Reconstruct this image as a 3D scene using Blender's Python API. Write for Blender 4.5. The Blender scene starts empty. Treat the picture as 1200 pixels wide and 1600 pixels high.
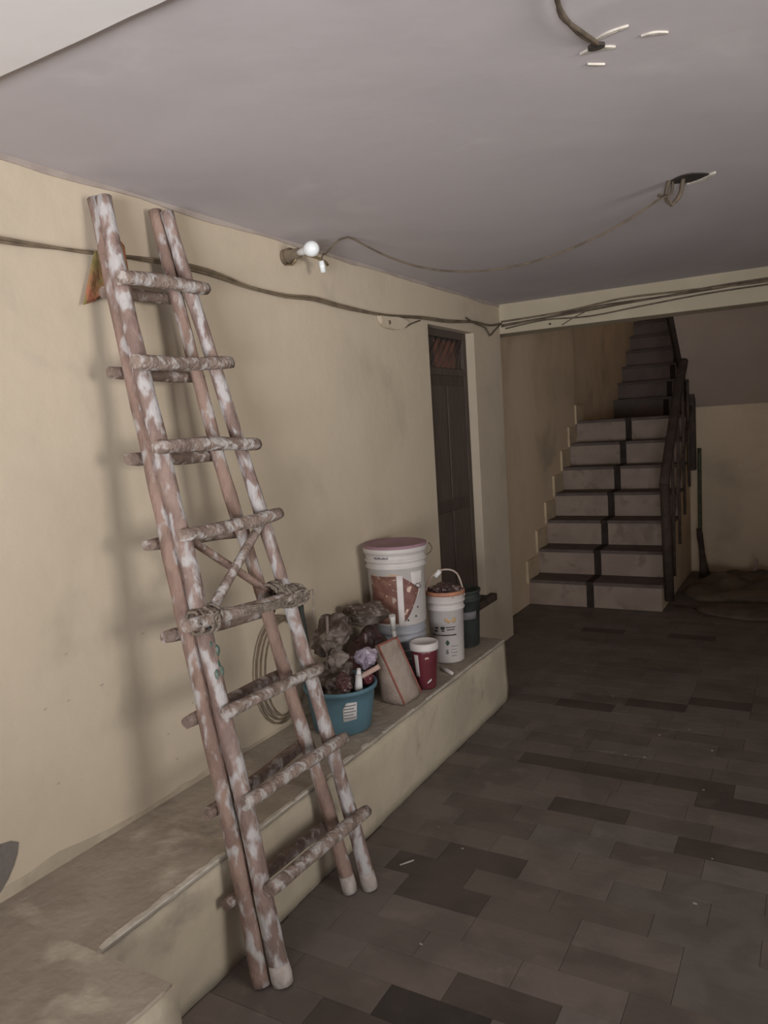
import bpy, bmesh, math, random
from mathutils import Vector, Matrix, noise
random.seed(7)
SC = bpy.context.scene
C = SC.collection

# ------------------------------------------------------------------ camera
cam_d = bpy.data.cameras.new('camera')
cam_d.sensor_fit = 'VERTICAL'; cam_d.sensor_height = 36.0; cam_d.sensor_width = 27.0
cam_d.lens = 1185.0 / 1600.0 * 36.0
cam_d.clip_start = 0.02
cam = bpy.data.objects.new('camera', cam_d); C.objects.link(cam)
cam.matrix_world = Matrix(((0.869543, 0.000821, 0.493856, 0.0),
                           (0.489823, 0.126105, -0.862653, 0.0),
                           (-0.062986, 0.992017, 0.109252, 1.5),
                           (0, 0, 0, 1)))
SC.camera = cam

# ------------------------------------------------------------------ world, lights, exposure
W = bpy.data.worlds.new('world'); SC.world = W; W.use_nodes = True
W.node_tree.nodes['Background'].inputs[0].default_value = (0.86, 0.93, 1.0, 1)
W.node_tree.nodes['Background'].inputs[1].default_value = 1.3
SC.view_settings.view_transform = 'Standard'
SC.view_settings.look = 'None'
SC.view_settings.exposure = 0.08
SC.view_settings.gamma = 1.0
SC.view_settings.use_curve_mapping = False


def area_light(name, loc, target, sx, sy, energy, col, spread=180):
    l = bpy.data.lights.new(name, 'AREA'); l.shape = 'RECTANGLE'
    l.size = sx; l.size_y = sy; l.energy = energy; l.color = col; l.spread = math.radians(spread)
    o = bpy.data.objects.new(name, l); C.objects.link(o)
    o.location = loc
    o.rotation_euler = (Vector(target) - Vector(loc)).to_track_quat('-Z', 'Y').to_euler()
    return o


# daylight entering by the doorway in the right-hand wall and by the entrance behind the viewpoint
area_light('daylight_doorway', (2.62, 0.8, 1.5), (-1.8, 2.2, 1.9), 1.0, 0.9, 16, (1.0, 0.95, 0.87), 90)
area_light('daylight_entrance', (0.4, -2.62, 0.9), (-1.2, 1.2, 2.6), 1.7, 1.0, 37.5, (0.97, 0.98, 1.0), 70)


# ------------------------------------------------------------------ material helpers
def mat(name, c1, c2=None, scale=6.0, rough=0.85, c3=None, scale3=1.2, lo=.42, hi=.62, lo3=.5, hi3=.68,
        bump=0.0, bscale=40.0, detail=6, metal=0.0, spec=0.3, stretch=None, trans=0.0, world=False):
    m = bpy.data.materials.new(name); m.use_nodes = True
    nt = m.node_tree; N = nt.nodes; L = nt.links
    b = N['Principled BSDF']
    b.inputs['Roughness'].default_value = rough
    b.inputs['Metallic'].default_value = metal
    b.inputs['Specular IOR Level'].default_value = spec
    if trans: b.inputs['Transmission Weight'].default_value = trans
    tc = N.new('ShaderNodeNewGeometry' if world else 'ShaderNodeTexCoord'); src = tc.outputs['Position' if world else 'Object']
    if stretch:
        mp = N.new('ShaderNodeMapping'); mp.inputs['Scale'].default_value = stretch
        L.new(src, mp.inputs['Vector']); src = mp.outputs[0]

    def ramp(sc, lo, hi, a, bb, seed=0.0):
        n = N.new('ShaderNodeTexNoise'); n.inputs['Scale'].default_value = sc; n.inputs['Detail'].default_value = detail
        n.inputs['Distortion'].default_value = .3
        mp2 = N.new('ShaderNodeMapping'); mp2.inputs['Location'].default_value = (seed, seed * .7, seed * 1.3)
        L.new(src, mp2.inputs['Vector']); L.new(mp2.outputs[0], n.inputs['Vector'])
        r = N.new('ShaderNodeMapRange'); r.inputs[1].default_value = lo; r.inputs[2].default_value = hi
        r.interpolation_type = 'SMOOTHSTEP'
        L.new(n.outputs[0], r.inputs[0])
        mx = N.new('ShaderNodeMix'); mx.data_type = 'RGBA'
        L.new(r.outputs[0], mx.inputs[0])
        for sock, v in ((mx.inputs[6], a), (mx.inputs[7], bb)):
            if isinstance(v, tuple): sock.default_value = (*v, 1)
            else: L.new(v, sock)
        return mx.outputs[2]
    col = None
    if c2 is not None:
        col = ramp(scale, lo, hi, c1, c2)
        if c3 is not None: col = ramp(scale3, lo3, hi3, col, c3, 5.3)
        L.new(col, b.inputs['Base Color'])
    else:
        b.inputs['Base Color'].default_value = (*c1, 1)
    if bump:
        n = N.new('ShaderNodeTexNoise'); n.inputs['Scale'].default_value = bscale; n.inputs['Detail'].default_value = 5
        L.new(src, n.inputs['Vector'])
        bp = N.new('ShaderNodeBump'); bp.inputs['Strength'].default_value = bump; bp.inputs['Distance'].default_value = .01
        L.new(n.outputs[0], bp.inputs['Height']); L.new(bp.outputs[0], b.inputs['Normal'])
    return m


M = {}
M['wall'] = mat('cream_distemper', (0.559, 0.469, 0.361), (0.521, 0.437, 0.334), 1.6, .9, (0.428, 0.361, 0.280), 2.6, lo3=.56, hi3=.8, bump=.25, bscale=14)
M['ceil'] = mat('mauve_ceiling_paint', (0.541, 0.496, 0.506), (0.502, 0.461, 0.470), 1.3, .92, (0.590, 0.545, 0.551), 4, lo3=.6, hi3=.8, bump=.15, bscale=9)
M['ceil2'] = mat('white_ceiling_paint', (0.764, 0.724, 0.713), (0.724, 0.683, 0.673), 1.5, .92, bump=.12, bscale=10)
M['ceiledge'] = mat('brownish_paint_edge', (.40, .34, .30), (.34, .28, .25), 8, .92)
M['beam'] = mat('cream_beam_paint', (.50, .43, .32), (.45, .385, .285), 2.5, .9, bump=.2, bscale=16)
M['stairwall'] = mat('cream_stair_wall', (0.735, 0.577, 0.411), (0.659, 0.517, 0.365), 2.2, .92, (0.508, 0.396, 0.280), 1.6, lo3=.55, hi3=.75, bump=.2, bscale=12)
M['ledge'] = mat('dirty_cream_plaster', (0.546, 0.468, 0.358), (0.468, 0.403, 0.312), 3, .92, (0.351, 0.299, 0.240), 5, lo3=.58, hi3=.78, bump=.4, bscale=22)
M['ledgetop'] = mat('worn_cement_top', (0.394, 0.340, 0.278), (0.333, 0.281, 0.232), 5, .9, (0.541, 0.479, 0.394), 7, lo3=.56, hi3=.76, bump=.5, bscale=30)
M['whitepaint'] = mat('chalky_white_paint', (.62, .57, .50), (.50, .45, .39), 20, .9, bump=.4, bscale=60)
M['stain'] = mat('brown_wall_stain', (.47, .395, .30), (.40, .335, .255), 9, .95, bump=.3, bscale=30)
M['cement'] = mat('bare_cement', (0.176, 0.152, 0.136), (0.136, 0.116, 0.104), 9, .95, bump=.5, bscale=40)
M['grout'] = mat('dark_grout', (0.161, 0.130, 0.115), (0.133, 0.108, 0.095), 12, .95)
shades = [(.195, .161, .143), (.180, .147, .130), (.160, .130, .114), (.108, .085, .074), (.060, .050, .044), (.195, .167, .151)]
for i, c in enumerate(shades):
    d = tuple(v * .80 for v in c); e = tuple(v * 1.18 for v in c)
    M['tile%d' % i] = mat('stone_tile_%d' % i, c, d, 4.5, .62, e, 11, lo3=.55, hi3=.8, bump=.25, bscale=26, spec=.25, world=True)
M['tilegreen'] = mat('greenish_stone_tile', (0.168, 0.144, 0.127), (0.138, 0.119, 0.106), 7, .62, bump=.25, bscale=26, spec=.25, world=True)
M['ladder'] = mat('paint_splashed_wood', (0.276, 0.195, 0.168), (0.194, 0.132, 0.114), 16, .85, (0.436, 0.407, 0.404), 27, lo3=.455, hi3=.60, bump=.7, bscale=80, detail=9, stretch=(1, 1, .45))
M['ladder2'] = mat('reddish_ladder_wood', (0.278, 0.186, 0.151), (0.202, 0.133, 0.109), 16, .85, (0.397, 0.362, 0.350), 25, lo3=.51, hi3=.64, bump=.7, bscale=80, detail=9, stretch=(1, 1, .45))
M['rung'] = mat('splashed_rung_wood', (.285, .215, .18), (.185, .135, .112), 24, .85, (0.451, 0.409, 0.391), 30, lo3=.47, hi3=.62, bump=.8, bscale=80, detail=9)
M['rungdark'] = mat('brown_rung_wood', (.225, .165, .137), (.165, .118, .097), 24, .85, (.42, .37, .35), 30, lo3=.52, hi3=.66, bump=.8, bscale=80, detail=9)
M['tip'] = mat('whitened_wood_tip', (.48, .42, .39), (.38, .32, .29), 22, .85, bump=.4, bscale=60)
M['greenpaint'] = mat('green_paint_smear', (.075, .125, .10), (.17, .19, .165), 60, .7)
M['rope'] = mat('grey_brown_rope', (.27, .22, .18), (.17, .135, .11), 60, .95, bump=.8, bscale=150)
M['cable'] = mat('dusty_cable', (.14, .105, .075), (.09, .068, .05), 14, .8)
M['cable2'] = mat('brown_dusty_cable', (.20, .15, .10), (.13, .10, .07), 14, .85)
M['ragred'] = mat('red_green_rag', (.34, .13, .075), (.26, .17, .07), 9, .95, (.20, .16, .06), 13, lo3=.5, hi3=.6, bump=.5, bscale=70)
M['bulb'] = mat('milky_bulb_glass', (.82, .85, .86), rough=.25, spec=.5)
M['porcelain'] = mat('grey_white_plastic', (.60, .57, .54), (.5, .47, .44), 20, .5)
M['brass'] = mat('dull_brass', (.30, .23, .13), (.2, .15, .09), 30, .5, metal=.6)
M['blackhole'] = mat('flat_black_hole', (.035, .028, .025), (.05, .04, .035), 20, .95)  # plain near-black for the discs that stand in for holes
M['door'] = mat('dark_brown_door', (.080, .058, .048), (.062, .045, .037), 10, .7, stretch=(6, 6, .6), bump=.2, bscale=30)
M['door2'] = mat('dark_frame_wood', (.098, .072, .060), (.075, .055, .046), 10, .7, stretch=(6, 6, .6))
M['paper'] = mat('faded_red_paper', (.16, .075, .055), (.11, .06, .045), 12, .9)
M['stone'] = mat('dark_threshold_stone', (.085, .062, .05), (.06, .045, .037), 10, .8)
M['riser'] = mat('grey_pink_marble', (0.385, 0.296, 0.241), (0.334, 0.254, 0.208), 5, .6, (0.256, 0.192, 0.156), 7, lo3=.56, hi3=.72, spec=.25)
M['risershade'] = mat('shade_toned_riser', (.205, .160, .140), (.175, .136, .12), 5, .8, spec=.2)  # darker than the first flight: dim light up there put into the colour
M['tread'] = mat('dark_stone_tread', (0.156, 0.122, 0.108), (0.124, 0.096, 0.086), 8, .75, spec=.25)
M['strip'] = mat('black_stone_strip', (0.045, 0.035, 0.030), (0.063, 0.048, 0.041), 10, .85, spec=.1)
M['skirt'] = mat('cream_skirting_tile', (0.630, 0.495, 0.330), (0.540, 0.420, 0.285), 9, .6)
M['soffit'] = mat('mauve_soffit_paint', (0.504, 0.395, 0.330), (0.470, 0.362, 0.303), 2, .92, bump=.15, bscale=10)
M['rail'] = mat('black_brown_rail', (0.065, 0.047, 0.039), (0.085, 0.060, 0.049), 12, .7, spec=.2)
M['rail2'] = mat('brown_baluster', (.105, .075, .06), (.075, .053, .043), 12, .8)
M['broomstick'] = mat('green_grey_stick', (.10, .10, .065), (.07, .075, .045), 20, .7)
M['tarp'] = mat('black_brown_sheet', (0.196, 0.149, 0.105), (0.142, 0.108, 0.079), 6, .8, bump=.4, bscale=18)
M['tarp2'] = mat('dark_sheet', (0.172, 0.125, 0.099), (0.129, 0.096, 0.077), 6, .8, bump=.4, bscale=18)
M['blue'] = mat('blue_plastic', (.105, .195, .245), (.095, .178, .225), 8, .5, spec=.35)
M['label'] = mat('white_label', (.72, .70, .70), (.64, .62, .62), 30, .7)
M['ink'] = mat('grey_ink', (.17, .16, .17), (.22, .21, .22), 30, .8)
M['inkblack'] = mat('black_ink', (.04, .04, .04), (.08, .07, .07), 30, .8)
M['white'] = mat('white_bucket_plastic', (.60, .55, .53), (.54, .49, .47), 7, .5, spec=.35)
M['white2'] = mat('bright_white_plastic', (.66, .60, .58), (.60, .54, .52), 7, .5, spec=.35)
M['mauve'] = mat('mauve_lid_plastic', (.33, .20, .235), (.29, .17, .205), 9, .5)
M['greyblue'] = mat('grey_blue_plastic', (.34, .34, .37), (.28, .28, .31), 9, .45, spec=.4, stretch=(1, 1, 5))
M['picture'] = mat('red_brown_print', (.165, .075, .058), (.225, .115, .085), 26, .6, (.40, .31, .25), 40, lo3=.58, hi3=.64)
M['picture2'] = mat('flower_print', (.21, .10, .09), (.165, .075, .06), 26, .6, (.62, .45, .36), 34, lo3=.57, hi3=.62)
M['orange'] = mat('orange_plastic', (.50, .22, .13), (.42, .2, .13), 20, .55)
M['orangeink'] = mat('orange_ink', (.52, .33, .15), (.55, .40, .24), 40, .7)
M['greenink'] = mat('dark_green_ink', (.05, .09, .06), (.1, .13, .1), 40, .7)
M['darkgreen'] = mat('dark_green_plastic', (.045, .052, .048), (.035, .038, .037), 14, .6)
M['maroon'] = mat('maroon_plastic', (.145, .028, .038), (.11, .022, .03), 10, .35, spec=.5)
M['sack'] = mat('beige_woven_sack', (.40, .32, .27), (.34, .265, .22), 10, .9, (.46, .38, .33), 6, lo3=.5, hi3=.7, bump=.5, bscale=120)
M['redtrim'] = mat('faded_red_hem', (.34, .11, .085), (.28, .1, .08), 20, .9)
M['junk'] = mat('grimy_dark_plastic', (.085, .06, .048), (.21, .17, .15), 15, .55, (.34, .28, .27), 24, lo3=.60, hi3=.70, spec=.5)
M['junk2'] = mat('maroon_black_plastic', (.06, .035, .032), (.10, .045, .045), 12, .4, (.36, .27, .27), 26, lo3=.63, hi3=.70, spec=.55)
M['lilac'] = mat('lilac_plastic_film', (.36, .30, .37), (.26, .21, .27), 17, .4, (.55, .50, .55), 22, lo3=.55, hi3=.68, spec=.5)
M['grey'] = mat('grey_cloth', (.27, .225, .20), (.18, .15, .135), 14, .95, bump=.4, bscale=60)
M['stick'] = mat('pale_pink_wood', (.46, .31, .26), (.52, .42, .38), 20, .8)
M['foam'] = mat('white_foam', (.75, .72, .71), (.68, .65, .64), 20, .8)
M['ground'] = mat('outdoor_paving', (.36, .34, .31), (.3, .28, .25), 3, .9)


# ------------------------------------------------------------------ mesh helpers (all in world metres)
def box(bm, x0, x1, y0, y1, z0, z1, bev=0.0, mi=0):
    vs = [bm.verts.new((x, y, z)) for x in (x0, x1) for y in (y0, y1) for z in (z0, z1)]
    F = [(0, 1, 3, 2), (4, 6, 7, 5), (0, 4, 5, 1), (2, 3, 7, 6), (0, 2, 6, 4), (1, 5, 7, 3)]
    fs = [bm.faces.new([vs[i] for i in f]) for f in F]
    if bev:
        es = list({e for f in fs for e in f.edges})
        bmesh.ops.bevel(bm, geom=es, offset=bev, segments=2, affect='EDGES', profile=.6)
    return fs


def tube(bm, pts, rad, seg=10, wob=0.0, cap=True, flat=1.0):
    P = [Vector(p) for p in pts]; n = len(P)
    if not isinstance(rad, (list, tuple)): rad = [rad] * n
    rings = []; up = None
    for i in range(n):
        t = (P[min(i + 1, n - 1)] - P[max(i - 1, 0)]).normalized()
        if up is None:
            a = Vector((0, 0, 1)) if abs(t.z) < .8 else Vector((1, 0, 0))
            up = (a - t * a.dot(t)).normalized()
        else:
            up = (up - t * up.dot(t)).normalized()
        s = t.cross(up)
        ring = []
        for k in range(seg):
            a = 2 * math.pi * k / seg
            r = rad[i] * (1 + (wob * noise.noise(P[i] * 9 + Vector((math.cos(a), math.sin(a), 0)) * 1.1) if wob else 0))
            ring.append(bm.verts.new(P[i] + (up * math.cos(a) * flat + s * math.sin(a)) * r))
        rings.append(ring)
    for i in range(n - 1):
        for k in range(seg):
            f = bm.faces.new((rings[i][k], rings[i][(k + 1) % seg], rings[i + 1][(k + 1) % seg], rings[i + 1][k])); f.smooth = True
    if cap:
        bm.faces.new(rings[0][::-1]); bm.faces.new(rings[-1])


def resample(pts, step):
    P = [Vector(p) for p in pts]; n = len(P); out = []
    for i in range(n - 1):
        p0, p1, p2, p3 = P[max(i - 1, 0)], P[i], P[i + 1], P[min(i + 2, n - 1)]
        k = max(1, int((p2 - p1).length / step))
        for j in range(k):
            t = j / k
            out.append(.5 * ((2 * p1) + (p2 - p0) * t + (2 * p0 - 5 * p1 + 4 * p2 - p3) * t * t + (3 * p1 - p0 - 3 * p2 + p3) * t ** 3))
    out.append(P[-1]); return out


def lathe(bm, c, prof, seg=40, tilt=None):
    """prof: list of (r, z) from z-axis through c; r=0 closes"""
    rings = []
    c = Vector(c)
    def tr(v):
        return c + (tilt @ v if tilt else v)
    for r, z in prof:
        if r < 1e-6: rings.append([bm.verts.new(tr(Vector((0, 0, z))))])
        else: rings.append([bm.verts.new(tr(Vector((r * math.cos(2 * math.pi * k / seg), r * math.sin(2 * math.pi * k / seg), z)))) for k in range(seg)])
    for a, b in zip(rings, rings[1:]):
        for k in range(seg):
            k2 = (k + 1) % seg
            if len(a) == 1 and len(b) == 1: continue
            if len(a) == 1: f = bm.faces.new((a[0], b[k], b[k2]))
            elif len(b) == 1: f = bm.faces.new((a[k], b[0], a[k2]))
            else: f = bm.faces.new((a[k], b[k], b[k2], a[k2]))
            f.smooth = True


def prism(bm, poly, axis, a0, a1, bev=0):
    """extrude a 2D polygon along axis ('x': poly is (y,z); 'z': poly is (x,y))"""
    def mk(p, a):
        return (a, p[0], p[1]) if axis == 'x' else ((p[0], a, p[1]) if axis == 'y' else (p[0], p[1], a))
    A = [bm.verts.new(mk(p, a0)) for p in poly]; B = [bm.verts.new(mk(p, a1)) for p in poly]
    n = len(poly)
    fs = [bm.faces.new(A[::-1]), bm.faces.new(B)]
    for i in range(n): fs.append(bm.faces.new((A[i], A[(i + 1) % n], B[(i + 1) % n], B[i])))
    if bev: bmesh.ops.bevel(bm, geom=list({e for f in fs for e in f.edges}), offset=bev, segments=2, affect='EDGES')


def patch(bm, c, r0, r1, z0, z1, a0, a1, off=.0015, nu=14, nv=4, edge=None):
    """curved label on a tapering bucket (r0 at z0 .. r1 at z1 are bucket radii), angles in radians, closed thin shell"""
    c = Vector(c); outer = []; inner = []
    for i in range(nu + 1):
        u = i / nu; a = a0 + (a1 - a0) * u
        lo, hi = (z0, z1) if edge is None else edge(u)
        co, ci = [], []
        for j in range(nv + 1):
            z = lo + (hi - lo) * j / nv; t = (z - z0) / (z1 - z0) if z1 != z0 else 0
            r = r0 + (r1 - r0) * t
            co.append(bm.verts.new(c + Vector(((r + off) * math.cos(a), (r + off) * math.sin(a), z))))
            ci.append(bm.verts.new(c + Vector(((r - .001) * math.cos(a), (r - .001) * math.sin(a), z))))
        outer.append(co); inner.append(ci)
    for i in range(nu):
        for j in range(nv):
            f = bm.faces.new((outer[i][j], outer[i + 1][j], outer[i + 1][j + 1], outer[i][j + 1])); f.smooth = True
            bm.faces.new((inner[i][j], inner[i][j + 1], inner[i + 1][j + 1], inner[i + 1][j]))
        bm.faces.new((outer[i][0], inner[i][0], inner[i + 1][0], outer[i + 1][0]))
        bm.faces.new((outer[i][nv], outer[i + 1][nv], inner[i + 1][nv], inner[i][nv]))
    for i in (0, nu):
        for j in range(nv):
            q = (outer[i][j], outer[i][j + 1], inner[i][j + 1], inner[i][j])
            bm.faces.new(q if i == 0 else q[::-1])


def lump(bm, c, rad, amp=.35, freq=3.0, sub=4, seed=0.0, floor=None, sharp=1.0):
    """crumpled closed blob"""
    r = bmesh.ops.create_icosphere(bm, subdivisions=sub, radius=1.0)
    c = Vector(c); s = Vector((seed * 3.1, seed * 1.7, seed * 2.3))
    for v in r['verts']:
        d = v.co.normalized()
        n = noise.noise(d * freq + s)
        n2 = abs(noise.noise(d * freq * 2.3 + s)) * 1.2 - .3
        n3 = abs(noise.noise(d * freq * 5.1 + s)) - .2
        k = 1 + amp * (n + .8 * sharp * n2 + .4 * sharp * n3)
        p = c + Vector((d.x * rad[0], d.y * rad[1], d.z * rad[2])) * k
        if floor is not None and p.z < floor: p.z = floor + .001 * random.random()
        v.co = p
    for v in r['verts']:
        for f in v.link_faces: f.smooth = sharp < .6


def crumple(bm, c, rad, seed, amp=.30, sub=4, floor=None):
    """crumpled film or cloth: faceted folds"""
    r = bmesh.ops.create_icosphere(bm, subdivisions=sub, radius=1.0)
    c = Vector(c); s = Vector((seed * 3.1, seed * 1.7, seed * 2.3)); rnd = random.Random(int(seed * 100))
    pl = [(Vector((rnd.gauss(0, 1), rnd.gauss(0, 1), rnd.gauss(0, 1))).normalized(), rnd.uniform(.62, 1.0)) for _ in range(26)]
    for v in r['verts']:
        d = v.co.normalized()
        k = min([h / max(d.dot(n), .05) for n, h in pl] + [1.25])
        k *= 1 + amp * noise.noise(d * 1.7 + s) + amp * .35 * noise.noise(d * 6.0 + s)
        p = c + Vector((d.x * rad[0], d.y * rad[1], d.z * rad[2])) * k
        if floor is not None and p.z < floor: p.z = floor + .001 * rnd.random()
        v.co = p


def obj(name, bm, m, parent=None):
    bmesh.ops.recalc_face_normals(bm, faces=bm.faces[:])
    me = bpy.data.meshes.new(name)
    if parent is not None: bmesh.ops.translate(bm, vec=-WLOC[parent], verts=bm.verts[:])
    bm.to_mesh(me); bm.free()
    me.materials.append(m)
    o = bpy.data.objects.new(name, me); C.objects.link(o)
    if parent is not None: o.parent = parent; WLOC[o] = WLOC[parent]
    else: WLOC[o] = Vector((0, 0, 0))
    return o


class WL(dict):
    def __getitem__(self, k): return dict.__getitem__(self, k.name)
    def __setitem__(self, k, v): dict.__setitem__(self, k.name, v)


WLOC = WL()


def tag(o, label, cat=None, group=None, kind=None):
    o['label'] = label
    if cat: o['category'] = cat
    if group: o['group'] = group
    if kind: o['kind'] = kind
    return o


def thing(name, loc, label, cat, group=None, kind=None):
    o = bpy.data.objects.new(name, None); C.objects.link(o); o.location = loc
    o.empty_display_size = .1
    WLOC[o] = Vector(loc)
    return tag(o, label, cat, group, kind)


def nb(): return bmesh.new()


def bbox(name, m, parent, *a, bev=0.0):
    bm = nb(); box(bm, *a, bev=bev); return obj(name, bm, m, parent)


def btube(name, m, parent, pts, rad, seg=10, wob=0.0, flat=1.0):
    bm = nb(); tube(bm, pts, rad, seg, wob, True, flat); return obj(name, bm, m, parent)


# key dimensions
XW = -1.846          # left wall face
XL = -1.445          # ledge front face
ZL = .336            # ledge top
ZC = 2.275           # ceiling
YB = 4.95            # beam front face / end of left wall
XS = -2.03           # stair-side wall
XR = -1.0            # right edge of the flight
YS = 5.85            # first riser
RH, RT = .2075, .265 # rise, going
NS = 7
ZLD = RH * NS        # landing level
YK = YS + RT * (NS - 1)   # landing front
XRR = 2.4            # right wall of the hall

# ------------------------------------------------------------------ floor with stone tiles
bm = nb(); box(bm, XW - .4, 4.5, -3.6, YK + .1, -.12, -.004)
floor = tag(obj('floor', bm, M['grout']), 'dark stone tiled floor of the hall', 'floor', kind='structure')
TW, TH, TZ = .29, .118, .014
shared = {}


def tile_mesh(w, d, shade):
    key = (round(w, 3), round(d, 3), shade)
    if key not in shared:
        b = nb(); box(b, -w / 2, w / 2, -d / 2, d / 2, -TZ, 0)
        bmesh.ops.bevel(b, geom=[e for e in b.edges if all(v.co.z > -.001 for v in e.verts)], offset=.0006, segments=1, affect='EDGES')
        bmesh.ops.recalc_face_normals(b, faces=b.faces[:])
        me = bpy.data.meshes.new('tile'); b.to_mesh(me); b.free(); me.materials.append(M[shade]); shared[key] = me
    return shared[key]


phase = {0: 0, 5: 0, 6: .145, 12: .02, 13: .145, 20: .145}
dark = {(0, -.855): 4, (6, -.92): 3, (5, -1.135): 3, (5, -.845): 2, (20, -.71): 3, (12, -.34): 3, (13, -1.07): 3, (13, -.78): 3, (13, -.50): 3,
        (22, -.3): 3, (21, -.27): 3, (6, -1.2): 2}
rest = nb(); ntile = 0
cells = []
for k in range(-42, 51):
    y0 = 1.51 + TH * k; y1 = y0 + TH
    if y1 > YK + .1: continue
    ph = phase.get(k, random.choice((0, .145, .145, .05, .1)))
    x = -1.0 + ph - TW * 10
    while x < 2.35:
        x0, x1 = x, x + TW; x += TW
        xl = XL if y0 < 3.75 else (XW if y0 < YB else XS)
        if y0 < 1.07 and y0 > -2.5: xl = -1.196
        a, b_ = max(x0, xl + .001), min(x1, 2.38)
        if y0 > YS - .05 : a = max(a, XR + .001)
        if y0 > YB: b_ = min(b_, .149)
        if b_ - a < .02: continue
        cells.append((k, a, b_, y0, y1))
for k, a, b_, y0, y1 in cells:
    cx, cy = (a + b_) / 2, (y0 + y1) / 2
    bound = -.1 - .047 * (cy - 1.9)
    vis = (cy > 1.2 and a < bound + .1 and cx > -1.5 and cy - 1.25 > (cx + 1.42) * .40)
    shade = None
    for (dk, dx), s in dark.items():
        if dk == k and abs(dx - cx) < .1: shade = s
    if shade is None: shade = random.choices([0, 1, 2, 5, 3], [32, 30, 20, 14, 4])[0]
    nm = 'tile%d' % shade
    if cx > -.42 and 1.9 < cy < 2.6 and random.random() < .6: nm = 'tilegreen'
    w, d = b_ - a - .0012, TH - .0012
    dz = random.uniform(-.0008, .0004)
    if vis and ntile < 300:
        o = bpy.data.objects.new('floor_tile', tile_mesh(w, d, nm)); C.objects.link(o)
        o.parent = floor; o.location = (cx, cy, dz); ntile += 1
    else:
        box(rest, cx - w / 2, cx + w / 2, cy - d / 2, cy + d / 2, -TZ, dz)
r = obj('floor_tile_field', rest, M['tile1'], floor); r['kind'] = 'stuff'

# ------------------------------------------------------------------ walls
DY0, DY1, DZ0, DZ1 = 3.835, 4.487, .345, 2.055     # recessed door opening
bm = nb()
def quadbox(y0, y1, z0, z1): box(bm, XW - .2, XW, y0, y1, z0, z1)
quadbox(-3.0, DY0, 0, ZC); quadbox(DY1, YB, 0, ZC); quadbox(DY0, DY1, DZ1, ZC); quadbox(DY0, DY1, 0, DZ0)
wl = tag(obj('wall_left', bm, M['wall']), 'cream distempered wall behind the ladder', 'wall', kind='structure')
# bare cement patch low on the wall
bm = nb()
prism(bm, [(1.02, .50), (1.09, .492), (1.135, .482), (1.155, .468), (1.148, .44), (1.135, .415), (1.115, .388), (1.09, .365), (1.03, .345)], 'x', XW - .002, XW + .0025)
tag(obj('plaster_patch', bm, M['cement'], wl), 'bare grey cement patch in the cream paint')
bm = nb()
for i in range(26):
    y = random.uniform(1.15, 3.5); z = random.uniform(.42, .95); w = random.uniform(.003, .011)
    prism(bm, [(y - w, z), (y, z - .0015), (y + w, z + .003), (y, z + .0025)], 'x', XW - .002, XW + .0012)
sc = obj('scratch', bm, M['ledgetop'], wl); sc['kind'] = 'stuff'
bm = nb(); n = 90
def stain_h(y): return .012 + max(0, .045 * (noise.noise(Vector((y * 2.1, 9, 0))) + .25) + .022 * noise.noise(Vector((y * 9, 4, 0))))
for i in range(n):
    a_, b_ = 1.0 + 2.72 * i / n, 1.0 + 2.72 * (i + 1) / n
    prism(bm, [(a_, ZL - .01), (b_, ZL - .01), (b_, ZL + stain_h(b_)), (a_, ZL + stain_h(a_))], 'x', XW - .002, XW + .0012)
tag(obj('splash_stain', bm, M['stain'], wl), 'brown dirt stain along the foot of the wall')
# ragged cream/mauve paint line where the wall meets the ceiling
bm = nb()
n = 70; top = []; bot = []
for i in range(n + 1):
    y = -1.0 + (YB + 1.0) * i / n
    d = .012 + .010 * noise.noise(Vector((y * 3.1, 0, 4))) + .005 * noise.noise(Vector((y * 17, 2, 4)))
    bot.append((y, ZC - max(d, .003) - .004)); top.append((y, ZC + .002))
for i in range(n):
    prism(bm, [bot[i], bot[i + 1], top[i + 1], top[i]], 'x', XW - .002, XW + .004)
tag(obj('trim_1', bm, M['ceiledge']), 'ragged mauve paint edge between cream wall and ceiling', 'trim', kind='structure')

bm = nb()
box(bm, XS - .2, XS, YB, 7.42, 0, 4.6); box(bm, XS - .32, XS - .08, 7.42, 14.0, 0, 5.6)
box(bm, XW - .21, XW - .2, YB, YB + .01, 0, ZC)
tag(obj('wall_stair_left', bm, M['stairwall']), 'dim cream wall running up beside the stairs', 'wall', kind='structure')
bm = nb(); box(bm, XR, .35, YK + .01, YK + .16, -.01, ZLD + .065)
tag(obj('wall_back', bm, M['stairwall']), 'dim cream wall under the landing beside the stairs', 'wall', kind='structure')
bm = nb(); box(bm, .15, .35, YB, 14.0, 0, 5.6)
tag(obj('wall_stair_right', bm, M['stairwall']), 'dim cream side wall of the stairwell', 'wall', kind='structure')
bm = nb(); box(bm, XS - .3, .35, 14.0, 14.15, 0, 5.6)
tag(obj('wall_far', bm, M['stairwall']), 'far wall at the head of the stairs', 'wall', kind='structure')
bm = nb(); box(bm, XS - .3, .35, YB + .2, 14.1, 5.6, 5.75); box(bm, XS - .3, .35, YB + .02, YB + .2, ZC, 5.6)
tag(obj('ceiling_stairwell', bm, M['soffit']), 'high dim ceiling over the stairwell', 'ceiling', kind='structure')
bm = nb(); box(bm, .35, XRR + .2, YB, YB + .2, 0, ZC)
tag(obj('wall_front', bm, M['wall']), 'cream wall at the end of the hall beside the stairwell', 'wall', kind='structure')
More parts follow.
